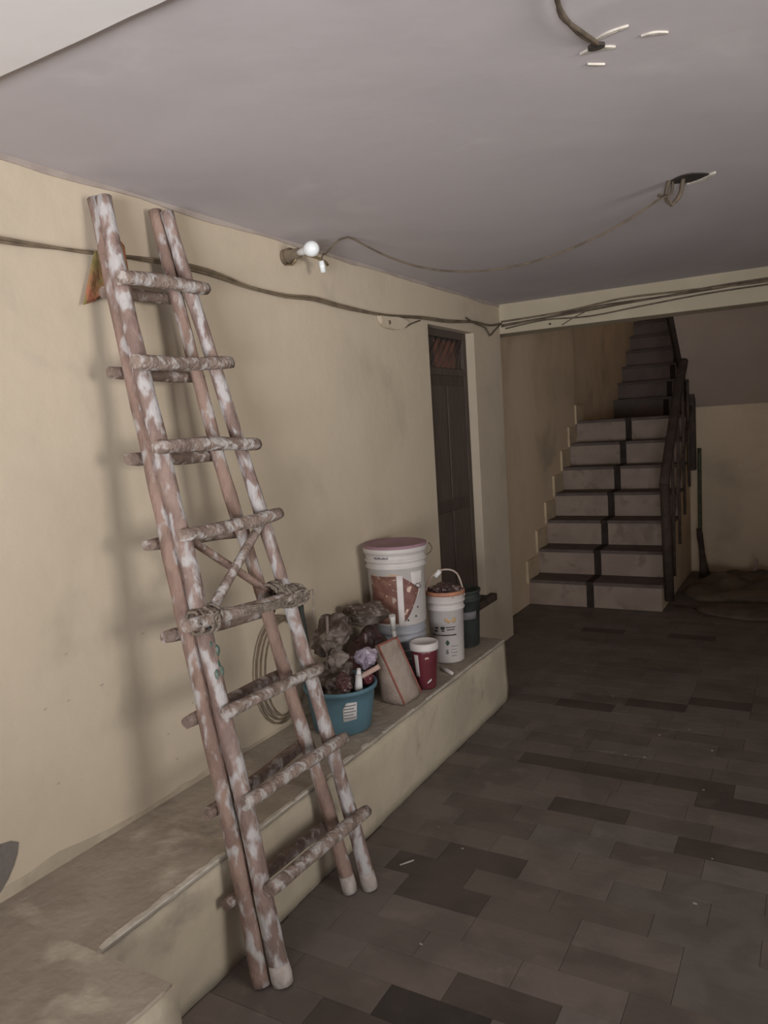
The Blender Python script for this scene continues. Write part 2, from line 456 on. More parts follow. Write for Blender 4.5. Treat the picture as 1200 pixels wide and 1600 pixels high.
# right wall with the doorway that lets the daylight in
OY0, OY1, OZ = 0.0, 1.8, 2.05
bm = nb()
box(bm, XRR, XRR + .2, -3.0, OY0, 0, ZC); box(bm, XRR, XRR + .2, OY1, YB, 0, ZC); box(bm, XRR, XRR + .2, OY0, OY1, OZ, ZC)
tag(obj('wall_right', bm, M['wall']), 'cream wall with an open doorway to daylight', 'wall', kind='structure')
# wall behind the viewpoint with the street entrance
bm = nb()
box(bm, XW - .2, -.5, -2.6, -2.4, 0, ZC); box(bm, 1.3, XRR + .2, -2.6, -2.4, 0, ZC); box(bm, -.5, 1.3, -2.6, -2.4, 2.15, ZC)
tag(obj('wall_entrance', bm, M['wall']), 'cream wall with the street entrance', 'wall', kind='structure')

# ------------------------------------------------------------------ ceiling and beam
bm = nb(); box(bm, XW - .2, XRR + .2, -3.0, YB + .02, ZC, ZC + .15)
ceil = tag(obj('ceiling', bm, M['ceil']), 'low mauve-grey painted ceiling', 'ceiling', kind='structure')
bm = nb()
n = 60; pl = []
for i in range(n + 1):
    x = XW + (XRR - XW) * i / n
    pl.append((x, 1.06 + .004 * noise.noise(Vector((x * 11, 3, 0))) + .003 * noise.noise(Vector((x * 31, 3, 0)))))
prism(bm, [(XW, -2.4)] + pl + [(XRR, -2.4)], 'z', ZC - .016, ZC + .001)
tag(obj('ceiling_band', bm, M['ceil2']), 'paler whitewashed ceiling strip with a cracked edge', 'ceiling', kind='structure')
bm = nb(); box(bm, XW - .2, .36, YB, YB + .2, 2.082, ZC + .02, bev=.006)
beam = tag(obj('ceiling_beam', bm, M['beam']), 'cream beam across the hall in front of the stairs', 'beam', kind='structure')
bm = nb()
lathe(bm, (-1.50, YB, 2.108), [(0, .006), (.008, .004), (.008, -.004), (0, -.006)], 10)
obj('nail_hole', bm, M['blackhole'], beam)


def flat_poly_ceiling(name, pts, m, th=.003, label=None):
    bm = nb(); prism(bm, pts, 'z', ZC - th, ZC + .001)
    o = obj(name, bm, m, ceil)
    if label: o['label'] = label
    return o


def crescent(p0, p1, p2, w):
    P = resample([(*p0, 0), (*p1, 0), (*p2, 0)], .006); n = len(P)
    up, dn = [], []
    for i, p in enumerate(P):
        t = (P[min(i + 1, n - 1)] - P[max(i - 1, 0)]).normalized(); s = Vector((-t.y, t.x, 0))
        ww = w * math.sin(math.pi * (i + .35) / (n - .3)) * .5 + .0008
        up.append((p.x + s.x * ww, p.y + s.y * ww)); dn.append((p.x - s.x * ww, p.y - s.y * ww))
    return up + dn[::-1]


for a, b_, c_, w in [((-.439, 1.741), (-.406, 1.737), (-.367, 1.755), .013), ((-.403, 1.701), (-.367, 1.687), (-.325, 1.681), .009),
                     ((-.312, 1.741), (-.289, 1.744), (-.262, 1.760), .007), ((-.437, 1.797), (-.42, 1.812), (-.405, 1.822), .003)]:
    flat_poly_ceiling('plaster_chip', crescent(a, b_, c_, w), M['whitepaint'], .004)
hole = [(-.368 + .062 * math.cos(a) * (1 + .12 * math.sin(3 * a)), 2.852 + .046 * math.sin(a) * (1 + .1 * math.cos(4 * a))) for a in [i * math.pi / 14 for i in range(28)]]
flat_poly_ceiling('outlet_hole', hole, M['blackhole'], .004, 'black hole around a ceiling outlet')
flat_poly_ceiling('plaster_rim', crescent((-.385, 2.915), (-.33, 2.895), (-.285, 2.845), .026), M['whitepaint'], .007, 'white plaster rim beside the black hole')
hole = [(-.400 + .018 * math.cos(a), 1.724 + .012 * math.sin(a)) for a in [i * math.pi / 8 for i in range(16)]]
flat_poly_ceiling('outlet_hole', hole, M['blackhole'], .007)

# ------------------------------------------------------------------ ledge along the wall
ledge = thing('ledge', (XL, 1.5, 0), 'low masonry ledge along the cream wall', 'ledge', kind='structure')


def rough_front(bm, x, y0, y1, z0, z1, back, ny, nz, amp):
    """plaster block whose front face is slightly uneven"""
    g = []
    for i in range(ny + 1):
        y = y0 + (y1 - y0) * i / ny
        row = []
        for j in range(nz + 1):
            z = z0 + (z1 - z0) * j / nz
            e = amp * noise.noise(Vector((y * 5, z * 7, 1))) + amp * .6 * noise.noise(Vector((y * 21, z * 21, 1)))
            if j == nz: e -= .004 + .004 * abs(noise.noise(Vector((y * 13, 0, 0))))
            row.append(bm.verts.new((x + e, y, z)))
        g.append(row)
    for i in range(ny):
        for j in range(nz):
            f = bm.faces.new((g[i][j], g[i + 1][j], g[i + 1][j + 1], g[i][j + 1])); f.smooth = True
    bl = [bm.verts.new((back, y0, z0)), bm.verts.new((back, y0, z1)), bm.verts.new((back, y1, z0)), bm.verts.new((back, y1, z1))]
    bm.faces.new([bl[0], bl[1]] + [g[0][j] for j in range(nz, -1, -1)])
    bm.faces.new([bl[3], bl[2]] + [g[ny][j] for j in range(nz + 1)])
    bm.faces.new([bl[1], bl[3]] + [g[i][nz] for i in range(ny, -1, -1)])
    bm.faces.new([bl[2], bl[0]] + [g[i][0] for i in range(ny + 1)])
    bm.faces.new([bl[0], bl[2], bl[3], bl[1]])


bm = nb(); rough_front(bm, XL, 1.0, 3.75, -.002, ZL - .012, XW, 80, 8, .005)
obj('ledge_face', bm, M['ledge'], ledge)
bm = nb(); rough_front(bm, XL - .001, 1.0, 3.75, ZL - .013, ZL, XW, 120, 1, .004)
tag(obj('ledge_top', bm, M['ledgetop'], ledge), 'worn cement top of the ledge')
# chalky white line along the front edge, thick near the step and broken further on
bm = nb()
for y0, y1, w in [(1.075, 1.51, .014), (1.58, 1.83, .008), (1.85, 1.98, .006), (2.10, 2.20, .011), (2.26, 2.31, .009), (2.42, 2.5, .006), (2.62, 2.68, .008), (2.8, 3.74, .004)]:
    ny = max(2, int((y1 - y0) / .03)); prev = None
    for i in range(ny):
        a, b_ = y0 + (y1 - y0) * i / ny, y0 + (y1 - y0) * (i + 1) / ny
        wa = w * (.75 + .6 * noise.noise(Vector((a * 19, 7, 0)))) if i else w * .3
        wb = w * (.75 + .6 * noise.noise(Vector((b_ * 19, 7, 0)))) if i < ny - 1 else w * .3
        prism(bm, [(XL - .010 - wa, a), (XL - .003, a), (XL - .003, b_), (XL - .010 - wb, b_)], 'z', ZL - .004, ZL + .0012)
tag(obj('painted_edge', bm, M['whitepaint'], ledge), 'broken chalky white line on the ledge edge')
# wider block of the ledge nearest the entrance
bm = nb(); rough_front(bm, -1.198, -2.4, 1.068, -.002, ZL - .004, XW, 60, 8, .005)
blk = tag(obj('ledge_block', bm, M['ledge']), 'wider cement-topped block where the ledge begins', 'ledge', kind='structure')
bm = nb(); rough_front(bm, -1.204, -2.4, 1.062, ZL - .006, ZL + .002, XW, 120, 1, .010)
obj('ledge_top', bm, M['ledgetop'], blk)

# ------------------------------------------------------------------ recessed door
d1 = thing('door_1', (XW - .055, DY0, DZ0), 'dark narrow wooden door recessed in the cream wall', 'door', kind='structure')
xd = XW - .055
bbox('door_leaf', M['door'], d1, xd - .04, xd - .006, DY0 + .005, DY1 - .005, DZ0 + .02, 1.80)
for y0, y1 in ((DY0, DY0 + .05), (DY1 - .05, DY1)):
    bbox('door_frame', M['door2'], d1, xd - .04, xd, y0, y1, DZ0, DZ1, bev=.003)
bbox('door_frame', M['door2'], d1, xd - .04, xd, DY0 + .05, DY1 - .05, DZ1 - .045, DZ1, bev=.003)
bbox('transom_bar', M['door2'], d1, xd - .04, xd + .002, DY0 + .05, DY1 - .05, 1.79, 1.83, bev=.003)
bbox('transom_panel', M['door'], d1, xd - .04, xd - .02, DY0 + .05, DY1 - .05, 1.83, DZ1 - .045)
tag(bbox('paper', M['paper'], d1, xd - .021, xd - .016, DY0 + .22, DY1 - .14, 1.835, 1.995), 'faded reddish paper stuck in the transom')
for i in range(7):
    y = DY0 + .07 + i * .075
    btube('grille_bar', M['door2'], d1, [(xd - .01, y, 1.83), (xd - .01, min(y + .18, DY1 - .05), 2.01)], .003, 6)
for y0, y1 in ((DY0 + .07, DY0 + .31), (DY0 + .34, DY1 - .07)):
    for z0, z1 in ((.45, .98), (1.05, 1.73)):
        bbox('door_panel', M['door2'], d1, xd - .008, xd - .001, y0, y1, z0, z1, bev=.003)
tag(bbox('threshold', M['stone'], d1, xd - .04, XW + .045, DY0 + .03, DY1 + .075, DZ0 - .002, DZ0 + .045, bev=.006), 'dark stone threshold sticking out of the wall')

# ------------------------------------------------------------------ stairs
st = thing('staircase', (-1.5, YS, 0), 'marble-faced staircase with a dark centre strip rising to a landing', 'staircase', kind='structure')
prof = [(YS + .012, 0)]
for n in range(1, NS + 1):
    y = YS + RT * (n - 1) + .012
    prof += [(y, RH * n - .025)] + ([(y + RT, RH * n - .025)] if n < NS else [])
prof += [(YK + .11, RH * NS - .025), (YK + .11, 0)]
bm = nb(); prism(bm, prof, 'x', XS - .001, XR)
obj('stair_core', bm, M['stairwall'], st)
SX0, SX1 = -1.562, -1.505
for n in range(1, NS + 1):
    y = YS + RT * (n - 1); z = RH * n
    for x0, x1 in ((XS + .002, SX0), (SX1, XR + .004)):
        bbox('riser_tile', M['riser'], st, x0, x1, y, y + .013, z - RH + .001, z - .026, bev=.001)
        bbox('tread_tile', M['tread'], st, x0, x1 + (.01 if x1 > -1.2 else 0), y - .022, y + (RT + .012 if n < NS else .35), z - .026, z, bev=.004)
    bbox('riser_strip', M['strip'], st, SX0, SX1, y - .001, y + .013, z - RH + .001, z - .026)
    bbox('tread_strip', M['strip'], st, SX0, SX1, y - .022, y + (RT + .012 if n < NS else .35), z - .026, z + .0005)
    bm = nb(); box(bm, XS - .001, XS + .018, y - .05, y + RT - .06, z - .03, z + .155, bev=.002)
    obj('skirting_tile', bm, M['skirt'], st)
bbox('landing_slab', M['tread'], st, XS - .08, .15, YK + .10, 9.43, ZLD - .16, ZLD - .002)
f2 = thing('staircase', (-1.5, 9.43, ZLD), 'dim second flight climbing on beyond the landing', 'staircase', kind='structure')
prof = [(9.43, ZLD - .16)]
for n in range(1, 14): prof += [(9.43 + RT * (n - 1), ZLD + RH * (n - 1)), (9.43 + RT * (n - 1), ZLD + RH * n)]
prof += [(9.43 + RT * 13, ZLD + RH * 13), (9.43 + RT * 13, ZLD + RH * 11)]
bm = nb(); prism(bm, prof, 'x', XS - .08, XR + .08)
obj('flight_core', bm, M['stairwall'], f2)
for n in range(1, 14):
    y = 9.43 + RT * (n - 1); z = ZLD + RH * n
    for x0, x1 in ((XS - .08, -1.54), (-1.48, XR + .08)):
        bbox('riser_tile', M['risershade'], f2, x0, x1, y - .012, y + .001, z - RH, z - .026)
    bbox('tread_tile', M['tread'], f2, XS - .08, XR + .08, y - .03, y + RT, z - .025, z + .003)
    bbox('riser_strip', M['strip'], f2, -1.54, -1.48, y - .013, y + .001, z - RH, z - .026)
# return flight overhead: sloping soffit
f3 = thing('return_flight', (-.4, YK, ZLD), 'mauve sloping underside of the flight returning overhead', 'staircase', kind='structure')
prof = [(YK + .16, ZLD + .06), (YK + .01, ZLD + .06), (YB + .22, ZLD + .06 + .80 * (YK - YB - .21)), (YB + .22, ZLD + .30 + .80 * (YK - YB - .21))]
ys, zs = YB + .22, ZLD + .30 + .80 * (YK - YB - .21)
while ys + .26 < YK + .16:
    prof += [(ys + .26, zs), (ys + .26, zs - .208)]; ys += .26; zs -= .208
bm = nb(); prism(bm, prof, 'x', XR + .015, .149)
obj('soffit', bm, M['soffit'], f3)
bm = nb()
e0 = Vector((XR, YK + .02, ZLD + .07)); e1 = Vector((XR, YB + .23, ZLD + .07 + .80 * (YK - YB - .21)))
tube(bm, [e0, e1], .035, 4)
obj('stringer', bm, M['rail'], f3)
bbox('stringer_block', M['rail'], f3, XR - .05, XR + .03, YK - .06, YK + .005, ZLD + .01, ZLD + .12, bev=.006)

# railing of the first flight
rl = thing('stair_railing', (XR + .02, YS + .1, .1), 'dark wooden handrail and posts on the open side of the stairs', 'railing')
xr = XR + .035
bm = nb(); tube(bm, [(xr, YS + .13, .06), (xr, YS + .08, .55), (xr, YS + .03, .97)], [.036, .038, .036], 8); obj('newel_post', bm, M['rail'], rl)
hp = [(xr, YS + .0, .95), (xr, YS + .10, 1.06), (xr, YS + .70, 1.60), (xr, YS + 1.05, 1.87), (xr, YK - .02, 2.27)]
btube('handrail', M['rail'], rl, resample(hp, .1), .037, 8, flat=.9)
for i, y in enumerate((6.25, 6.55, 6.85, 7.15)):
    zt = 1.0 + (y - YS) * .82; zb = RH * (1 + int((y - YS) / RT))
    b_ = btube('baluster', M['rail2'], rl, [(xr, y, zb - .22), (xr, y, (zt + zb) / 2), (xr, y, zt)], [.012, .012, .012], 8)
btube('lower_rail', M['rail2'], rl, [(xr, 6.2, .62), (xr, 7.4, 1.60)], .012, 6)
bm = nb(); box(bm, xr - .04, xr + .035, YK - .14, YK - .065, .95, 2.24, bev=.006); obj('landing_post', bm, M['rail'], rl)

# ------------------------------------------------------------------ broom in the corner, dark sheets on the floor
br = thing('broom', (-.86, 7.2, 0), 'greenish broom handle leaning in the corner behind the stairs', 'broom')
btube('handle', M['broomstick'], br, resample([(-.910, 7.41, 1.14), (-.905, 7.34, .72), (-.895, 7.25, .40)], .1), .017, 8)
bm = nb(); tube(bm, [(-.905, 7.258, .43), (-.897, 7.243, .36), (-.88, 7.22, .24)], [.022, .026, .024], 8); obj('sleeve', bm, M['rail'], br)
bm = nb(); tube(bm, [(-.885, 7.22, .26), (-.87, 7.21, .14), (-.855, 7.2, .002)], [.022, .03, .045], 8); obj('bristle_head', bm, M['rail2'], br)


def sheet(name, m, outline, h, seed, label):
    """crumpled sheet lying on the floor: closed heap with a ragged rim"""
    cx = sum(p[0] for p in outline) / len(outline); cy = sum(p[1] for p in outline) / len(outline)
    R = resample([(*p, 0) for p in outline + outline[:1]], .08)[:-1]; n = len(R); K = 9
    bm = nb(); rings = []
    for k in range(K):
        t = 1 - k / K
        ring = []
        for i, p in enumerate(R):
            x, y = cx + (p.x - cx) * t, cy + (p.y - cy) * t
            z = .003 if k == 0 else h * (1 - t ** 3) * (.55 + .6 * noise.noise(Vector((x * 4, y * 4, seed))) + .35 * noise.noise(Vector((x * 11, y * 11, seed)))) + .012
            ring.append(bm.verts.new((x, y, max(z, .003))))
        rings.append(ring)
    for a, b_ in zip(rings, rings[1:]):
        for i in range(n):
            f = bm.faces.new((a[i], a[(i + 1) % n], b_[(i + 1) % n], b_[i])); f.smooth = True
    bm.faces.new(rings[-1]); bm.faces.new(rings[0][::-1])
    o = obj(name, bm, m)
    return tag(o, label, 'sheet')


sheet('crumpled_sheet', M['tarp'], [(-.96, 6.5), (-.80, 6.25), (-.55, 6.25), (-.2, 6.3), (.1, 6.4), (.12, 7.35), (-.4, 7.40), (-.70, 7.38), (-.77, 7.05), (-.93, 6.85)], .13, 1.3,
      'crumpled black-brown sheet heaped against the wall under the landing')
sheet('spread_sheet', M['tarp2'], [(-.80, 5.99), (-.70, 5.85), (-.55, 5.77), (-.40, 5.73), (-.2, 5.80), (.1, 5.9), (.12, 6.21), (-.3, 6.22), (-.66, 6.19)], .05, 3.1,
      'flat dark sheet spread on the tiles before the crumpled heap')
bm = nb(); tube(bm, [(-.44, 7.05, .10), (-.43, 7.06, .2)], .012, 8)
tag(obj('peg', bm, M['stick']), 'short pale peg sticking out of the dark heap', 'peg')

# ------------------------------------------------------------------ painter's folding ladder
FL = [(-1.272, 1.5, .006), (-1.343, 1.516, .324), (-1.382, 1.529, .498), (-1.447, 1.535, .785), (-1.519, 1.550, 1.109), (-1.586, 1.557, 1.403), (-1.649, 1.561, 1.685), (-1.717, 1.573, 1.987), (-1.766, 1.590, 2.205)]
FR = [(-1.271, 1.973, .006), (-1.337, 1.968, .299), (-1.38, 1.960, .487), (-1.439, 1.950, .749), (-1.502, 1.932, 1.032), (-1.578, 1.905, 1.369), (-1.656, 1.877, 1.714), (-1.732, 1.846, 2.052), (-1.769, 1.840, 2.216)]
BL = [(-1.323, 1.469, .006), (-1.393, 1.496, .324), (-1.465, 1.514, .652), (-1.523, 1.526, .914), (-1.595, 1.541, 1.245), (-1.664, 1.560, 1.56), (-1.73, 1.572, 1.86), (-1.806, 1.596, 2.21)]
BR = [(-1.323, 1.93, .006), (-1.39, 1.925, .311), (-1.432, 1.903, .501), (-1.491, 1.884, .768), (-1.551, 1.868, 1.042), (-1.624, 1.838, 1.377), (-1.699, 1.834, 1.717), (-1.773, 1.828, 2.056), (-1.811, 1.831, 2.226)]
ld = thing('folding_ladder', (-1.30, 1.72, 0), 'tall paint-splashed wooden folding ladder leaning on the cream wall', 'ladder')
for nm, pts, m, r0 in (('rail', FL, 'ladder', .0245), ('rail', FR, 'ladder', .0225), ('rail', BL, 'ladder2', .0235), ('rail', BR, 'ladder2', .0215)):
    P = resample(pts, .05)
    rr = [r0 * (1.06 - .10 * i / len(P)) * (1 + .07 * noise.noise(p * 5)) for i, p in enumerate(P)]
    o = btube('rail', M[m], ld, P, rr, 12, .16)
    if pts is not BL:
        t = (P[1] - P[0]).normalized()
        btube('whitened_foot', M['tip'], o, [P[0] - t * .002, P[0] + t * .02, P[0] + t * .055], [r0 * 1.12, r0 * 1.2, r0 * 1.12], 12, .15)
RF = [((-1.671, 1.535, 1.96), (-1.674, 1.886, 1.973)), ((-1.617, 1.505, 1.724), (-1.621, 1.908, 1.739)), ((-1.566, 1.509, 1.487), (-1.562, 1.939, 1.475)),
      ((-1.51, 1.517, 1.243), (-1.511, 1.961, 1.248)), ((-1.458, 1.447, 1.010), (-1.451, 1.951, .985)), ((-1.4, 1.500, .757), (-1.397, 1.965, .741)),
      ((-1.345, 1.49, .51), (-1.343, 1.997, .5)), ((-1.292, 1.496, .272), (-1.287, 2.007, .252))]
RB = [((-1.786, 1.57, 1.940), (-1.79, 1.89, 1.955)), ((-1.737, 1.524, 1.707), (-1.736, 1.894, 1.702)), ((-1.682, 1.509, 1.46), (-1.68, 1.891, 1.448)),
      ((-1.629, 1.493, 1.216), (-1.623, 1.919, 1.19)), ((-1.573, 1.475, .962), (-1.566, 1.945, .929)), ((-1.519, 1.475, .722), (-1.52, 1.95, .718)),
      ((-1.462, 1.462, .471), (-1.466, 1.96, .491)), ((-1.405, 1.443, .23), (-1.402, 1.975, .211))]
for i, (a, b_) in enumerate(RF + RB):
    fr = i < len(RF)
    P = resample([a, (Vector(a) + Vector(b_)) / 2 + Vector((0, 0, random.uniform(-.006, .006))), b_], .04)
    r0 = random.uniform(.0185, .0215) if fr else random.uniform(.017, .0195)
    rr = [r0 * (1 + .10 * noise.noise(p * 8)) for p in P]; rr[0] *= .9; rr[-1] *= .88
    btube('rung', M['rung' if fr else 'rungdark'], ld, P, rr, 10, .22)
# diagonal braces between two rungs
btube('brace', M['ladder2'], ld, resample([(-1.574, 1.60, 1.222), (-1.53, 1.90, .998)], .05), .021, 8, .1, flat=.55)
btube('brace', M['rung'], ld, resample([(-1.526, 1.875, 1.225), (-1.484, 1.585, 1.030)], .05), .0145, 8, .15)
# rope lashings at the fifth rung


def lashing(c, ax_len, r, turns, seed):
    bm = nb(); rnd = random.Random(seed)
    for k in range(turns):
        o = Vector(c) + Vector((rnd.uniform(-.008, .008), rnd.uniform(-.5, .5) * ax_len, rnd.uniform(-.006, .006)))
        tilt = Matrix.Rotation(rnd.uniform(-.35, .35), 3, 'X') @ Matrix.Rotation(rnd.uniform(-.3, .3), 3, 'Z')
        pts = []
        for j in range(15):
            a = 2 * math.pi * j / 14
            pts.append(o + tilt @ Vector((math.cos(a) * r * 1.2, rnd.uniform(-.004, .004), math.sin(a) * r)))
        tube(bm, pts, rnd.uniform(.0042, .006), 6)
    for k in range(2):
        p = Vector(c) + Vector((.03, rnd.uniform(-.5, .5) * ax_len, 0))
        tube(bm, resample([p, p + Vector((.015, rnd.uniform(-.04, .04), rnd.uniform(-.05, .05))), p + Vector((.01, rnd.uniform(-.06, .06), rnd.uniform(-.08, .05)))], .02), .0035, 5)
    return obj('rope_lashing', bm, M['rope'], ld)


lashing((-1.468, 1.925, .985), .075, .030, 15, 3)
lashing((-1.50, 1.880, 1.005), .05, .028, 9, 5)
lashing((-1.478, 1.535, 1.004), .06, .033, 9, 4)
bm = nb()
for k in range(5):
    tube(bm, resample([(-1.46, 1.56 + k * .01, 1.028 - k * .008), (-1.432, 1.70, 1.008 - k * .006), (-1.43, 1.80, .996 - k * .005), (-1.44, 1.90, 1.00 - k * .008)], .04), .0038, 6)
obj('rope_strand', bm, M['rope'], ld)
# green smear on the front rail below the lashing
P = resample(FL, .03); bm = nb(); rnd = random.Random(2)
seg = [p for p in P if .84 < p.z < .965]
for p in seg:
    for k in range(2):
        q = p + Vector((.0165, rnd.uniform(-.008, .014), rnd.uniform(-.012, .012)))
        lump(bm, q, (.0075, .009, .018), .3, 2, 2, rnd.random() * 9, sharp=.3)
tag(obj('paint_smear', bm, M['greenpaint'], ld), 'dark green paint smear')


# ------------------------------------------------------------------ rag over the cable behind the ladder
def cloth_strip(name, m, rows, th=.004):
    """rows: list of lists of points, a draped surface given thickness"""
    bm = nb(); n = len(rows); k = len(rows[0])
    A = [[bm.verts.new(p) for p in r] for r in rows]
    B = [[bm.verts.new((p[0] - th, p[1] - th * .3, p[2])) for p in r] for r in rows]
    for i in range(n - 1):
        for j in range(k - 1):
            f = bm.faces.new((A[i][j], A[i][j + 1], A[i + 1][j + 1], A[i + 1][j])); f.smooth = True
            f = bm.faces.new((B[i][j], B[i + 1][j], B[i + 1][j + 1], B[i][j + 1])); f.smooth = True
    for i in range(n - 1):
        bm.faces.new((A[i][0], A[i + 1][0], B[i + 1][0], B[i][0])); bm.faces.new((A[i][-1], B[i][-1], B[i + 1][-1], A[i + 1][-1]))
    for j in range(k - 1):
        bm.faces.new((A[0][j], B[0][j], B[0][j + 1], A[0][j + 1])); bm.faces.new((A[-1][j], A[-1][j + 1], B[-1][j + 1], B[-1][j]))
    return obj(name, bm, m)


rows = []
tops = [(1.590, 2.066), (1.625, 2.078), (1.655, 2.098), (1.686, 2.116), (1.703, 2.100)]
bots = [(1.527, 1.905), (1.575, 1.922), (1.625, 1.968), (1.688, 1.975), (1.716, 1.908)]
def lerp5(L, u):
    k = min(3, int(u * 4)); f = u * 4 - k
    return (L[k][0] + (L[k + 1][0] - L[k][0]) * f, L[k][1] + (L[k + 1][1] - L[k][1]) * f)
for i in range(13):
    v = i / 12; r = []
    for j in range(17):
        u = j / 16; p, q2 = lerp5(tops, u), lerp5(bots, u)
        r.append((-1.822 + .005 * math.sin(u * 13 + v * 2) * v, p[0] + (q2[0] - p[0]) * v, p[1] + (q2[1] - p[1]) * v))
    rows.append(r)
tag(cloth_strip('rag', M['ragred'], rows), 'red and olive rag hung over the wall cable behind the ladder', 'rag')

# ------------------------------------------------------------------ cables
cab = [(-1.832, .6, 2.05), (-1.832, 1.0, 2.046), (-1.83, 1.293, 2.047), (-1.83, 1.488, 2.057), (-1.832, 1.599, 2.064), (-1.832, 1.759, 2.075), (-1.83, 1.998, 2.081), (-1.83, 2.141, 2.073),
       (-1.83, 2.298, 2.055), (-1.83, 2.527, 2.047), (-1.83, 2.717, 2.058), (-1.83, 2.968, 2.051), (-1.83, 3.319, 2.052), (-1.83, 3.743, 2.075), (-1.83, 4.074, 2.086), (-1.83, 4.458, 2.118), (-1.83, 4.725, 2.125), (-1.83, 4.935, 2.15)]
bm = nb()
for k in range(3):
    pts = [Vector(p) + Vector((.004 * (k == 1), 0, .010 * noise.noise(Vector((p[1] * 2.2, k * 7.7, 0))) + (k - 1) * .0045)) for p in cab]
    tube(bm, resample(pts, .05), .0042, 6)
tag(obj('wall_cable', bm, M['cable2']), 'bundle of dusty cables sagging along the cream wall', 'cable')
bm = nb(); tube(bm, resample([(-1.836, 4.35, 2.135), (-1.836, 4.5, 2.112), (-1.834, 4.66, 2.098), (-1.834, 4.73, 2.055), (-1.834, 4.80, 2.085), (-1.836, 4.93, 2.14)], .03), .0045, 6)
tag(obj('wall_cable', bm, M['cable']), 'short drooping cable at the wall end near the beam', 'cable')
bundles = [([(-1.83, 2.138), (-1.322, 2.158), (-.928, 2.180), (-.565, 2.190), (-.229, 2.200), (.3, 2.20)], 'upper dark cable of the bundle along the cream beam'),
           ([(-1.83, 2.160), (-1.404, 2.172), (-1.042, 2.205), (-.706, 2.200), (-.229, 2.190), (.3, 2.21)], 'cable with a slight hump along the cream beam'),
           ([(-1.80, 2.112), (-1.532, 2.135), (-1.242, 2.122), (-.929, 2.147), (-.565, 2.166), (-.229, 2.172), (.3, 2.18)], 'lowest sagging cable along the cream beam'),
           ([(-1.83, 2.130), (-1.5, 2.155), (-1.15, 2.180), (-.80, 2.185), (-.45, 2.205), (.3, 2.215)], 'thin cable twisted among those along the cream beam')]
for k, (pts, lab) in enumerate(bundles):
    P = [(x, YB - .006 - .003 * (k % 3), z + .004 * noise.noise(Vector((x * 5, k * 3.3, 0)))) for x, z in pts]
    bm = nb(); tube(bm, resample(P, .05), (.0065, .006, .0045, .005)[k], 6)
    tag(obj('beam_cable', bm, M['cable' if k != 1 else 'cable2']), lab, 'cable', 'cables along the beam')
bm = nb(); tube(bm, resample([(-1.42, YB - .006, 2.09), (-1.36, YB - .006, 2.12), (-1.27, YB - .006, 2.155)], .02), .003, 6)
tag(obj('beam_cable', bm, M['cable']), 'short stub of thin wire slanting up the beam to the cables', 'cable', 'cables along the beam')
hang = [(-1.70, 2.63, 2.205), (-1.66, 2.635, 2.240), (-1.618, 2.674, 2.266), (-1.543, 2.677, 2.222), (-1.434, 2.681, 2.158), (-1.301, 2.686, 2.1), (-1.159, 2.691, 2.064), (-1.022, 2.696, 2.050), (-.878, 2.702, 2.055),
        (-.741, 2.707, 2.078), (-.609, 2.712, 2.116), (-.504, 2.72, 2.160), (-.452, 2.78, 2.205), (-.437, 2.83, 2.225), (-.428, 2.832, 2.205), (-.420, 2.835, 2.19), (-.405, 2.84, 2.21), (-.392, 2.85, 2.25), (-.388, 2.852, 2.272)]
bm = nb(); tube(bm, resample(hang, .03), .0042, 6)
tag(obj('hanging_cable', bm, M['cable']), 'thin cable swooping from the bulb to the black ceiling hole', 'cable')
bm = nb()
tube(bm, resample([(-.43, 2.84, 2.274), (-.44, 2.84, 2.235), (-.437, 2.842, 2.21), (-.425, 2.842, 2.195), (-.41, 2.842, 2.205), (-.395, 2.842, 2.225), (-.385, 2.845, 2.274)], .012), .0075, 6)
tube(bm, resample([(-.42, 2.85, 2.274), (-.425, 2.85, 2.235), (-.45, 2.84, 2.226), (-.465, 2.83, 2.232)], .012), .005, 6)
tag(obj('cable_loop', bm, M['cable']), 'knotted loop of cable dangling from the black ceiling hole', 'cable')
bm = nb()
for k in range(2):
    tube(bm, resample([(-.37 + k * .006, 1.25, 2.262), (-.39 + k * .005, 1.38, 2.258), (-.409 + k * .004, 1.46, 2.262), (-.415 - k * .004, 1.53, 2.258), (-.408 + k * .006, 1.61, 2.256), (-.398 + k * .004, 1.68, 2.264), (-.396, 1.722, 2.274)], .02), .0048, 6)
tag(obj('ceiling_cable', bm, M['cable']), 'twisted grey cable crossing the ceiling to the chipped plaster outlet', 'cable')

# junction box half buried in the wall
jb = thing('junction_box', (XW, 3.43, 2.02), 'round cream-painted junction box under the wall cable', 'junction box')
bm = nb(); prism(bm, [(3.265, 2.048), (3.285, 2.01), (3.33, 1.992), (3.42, 1.988), (3.50, 1.995), (3.56, 2.018), (3.585, 2.045), (3.5, 2.052), (3.35, 2.052)], 'x', XW - .002, XW + .022, bev=.006)
obj('box_body', bm, M['wall'], jb)
bm = nb(); lathe(bm, (XW + .022, 3.36, 2.018), [(0, .002), (.011, .002), (.011, -.004), (0, -.004)], 12, tilt=Matrix.Rotation(math.pi / 2, 3, 'Y')); obj('knockout', bm, M['cable2'], jb)
btube('tail_wire', M['cable'], jb, resample([(XW + .012, 3.55, 2.01), (XW + .012, 3.62, 2.035), (XW + .012, 3.72, 2.06)], .03), .0035, 6)

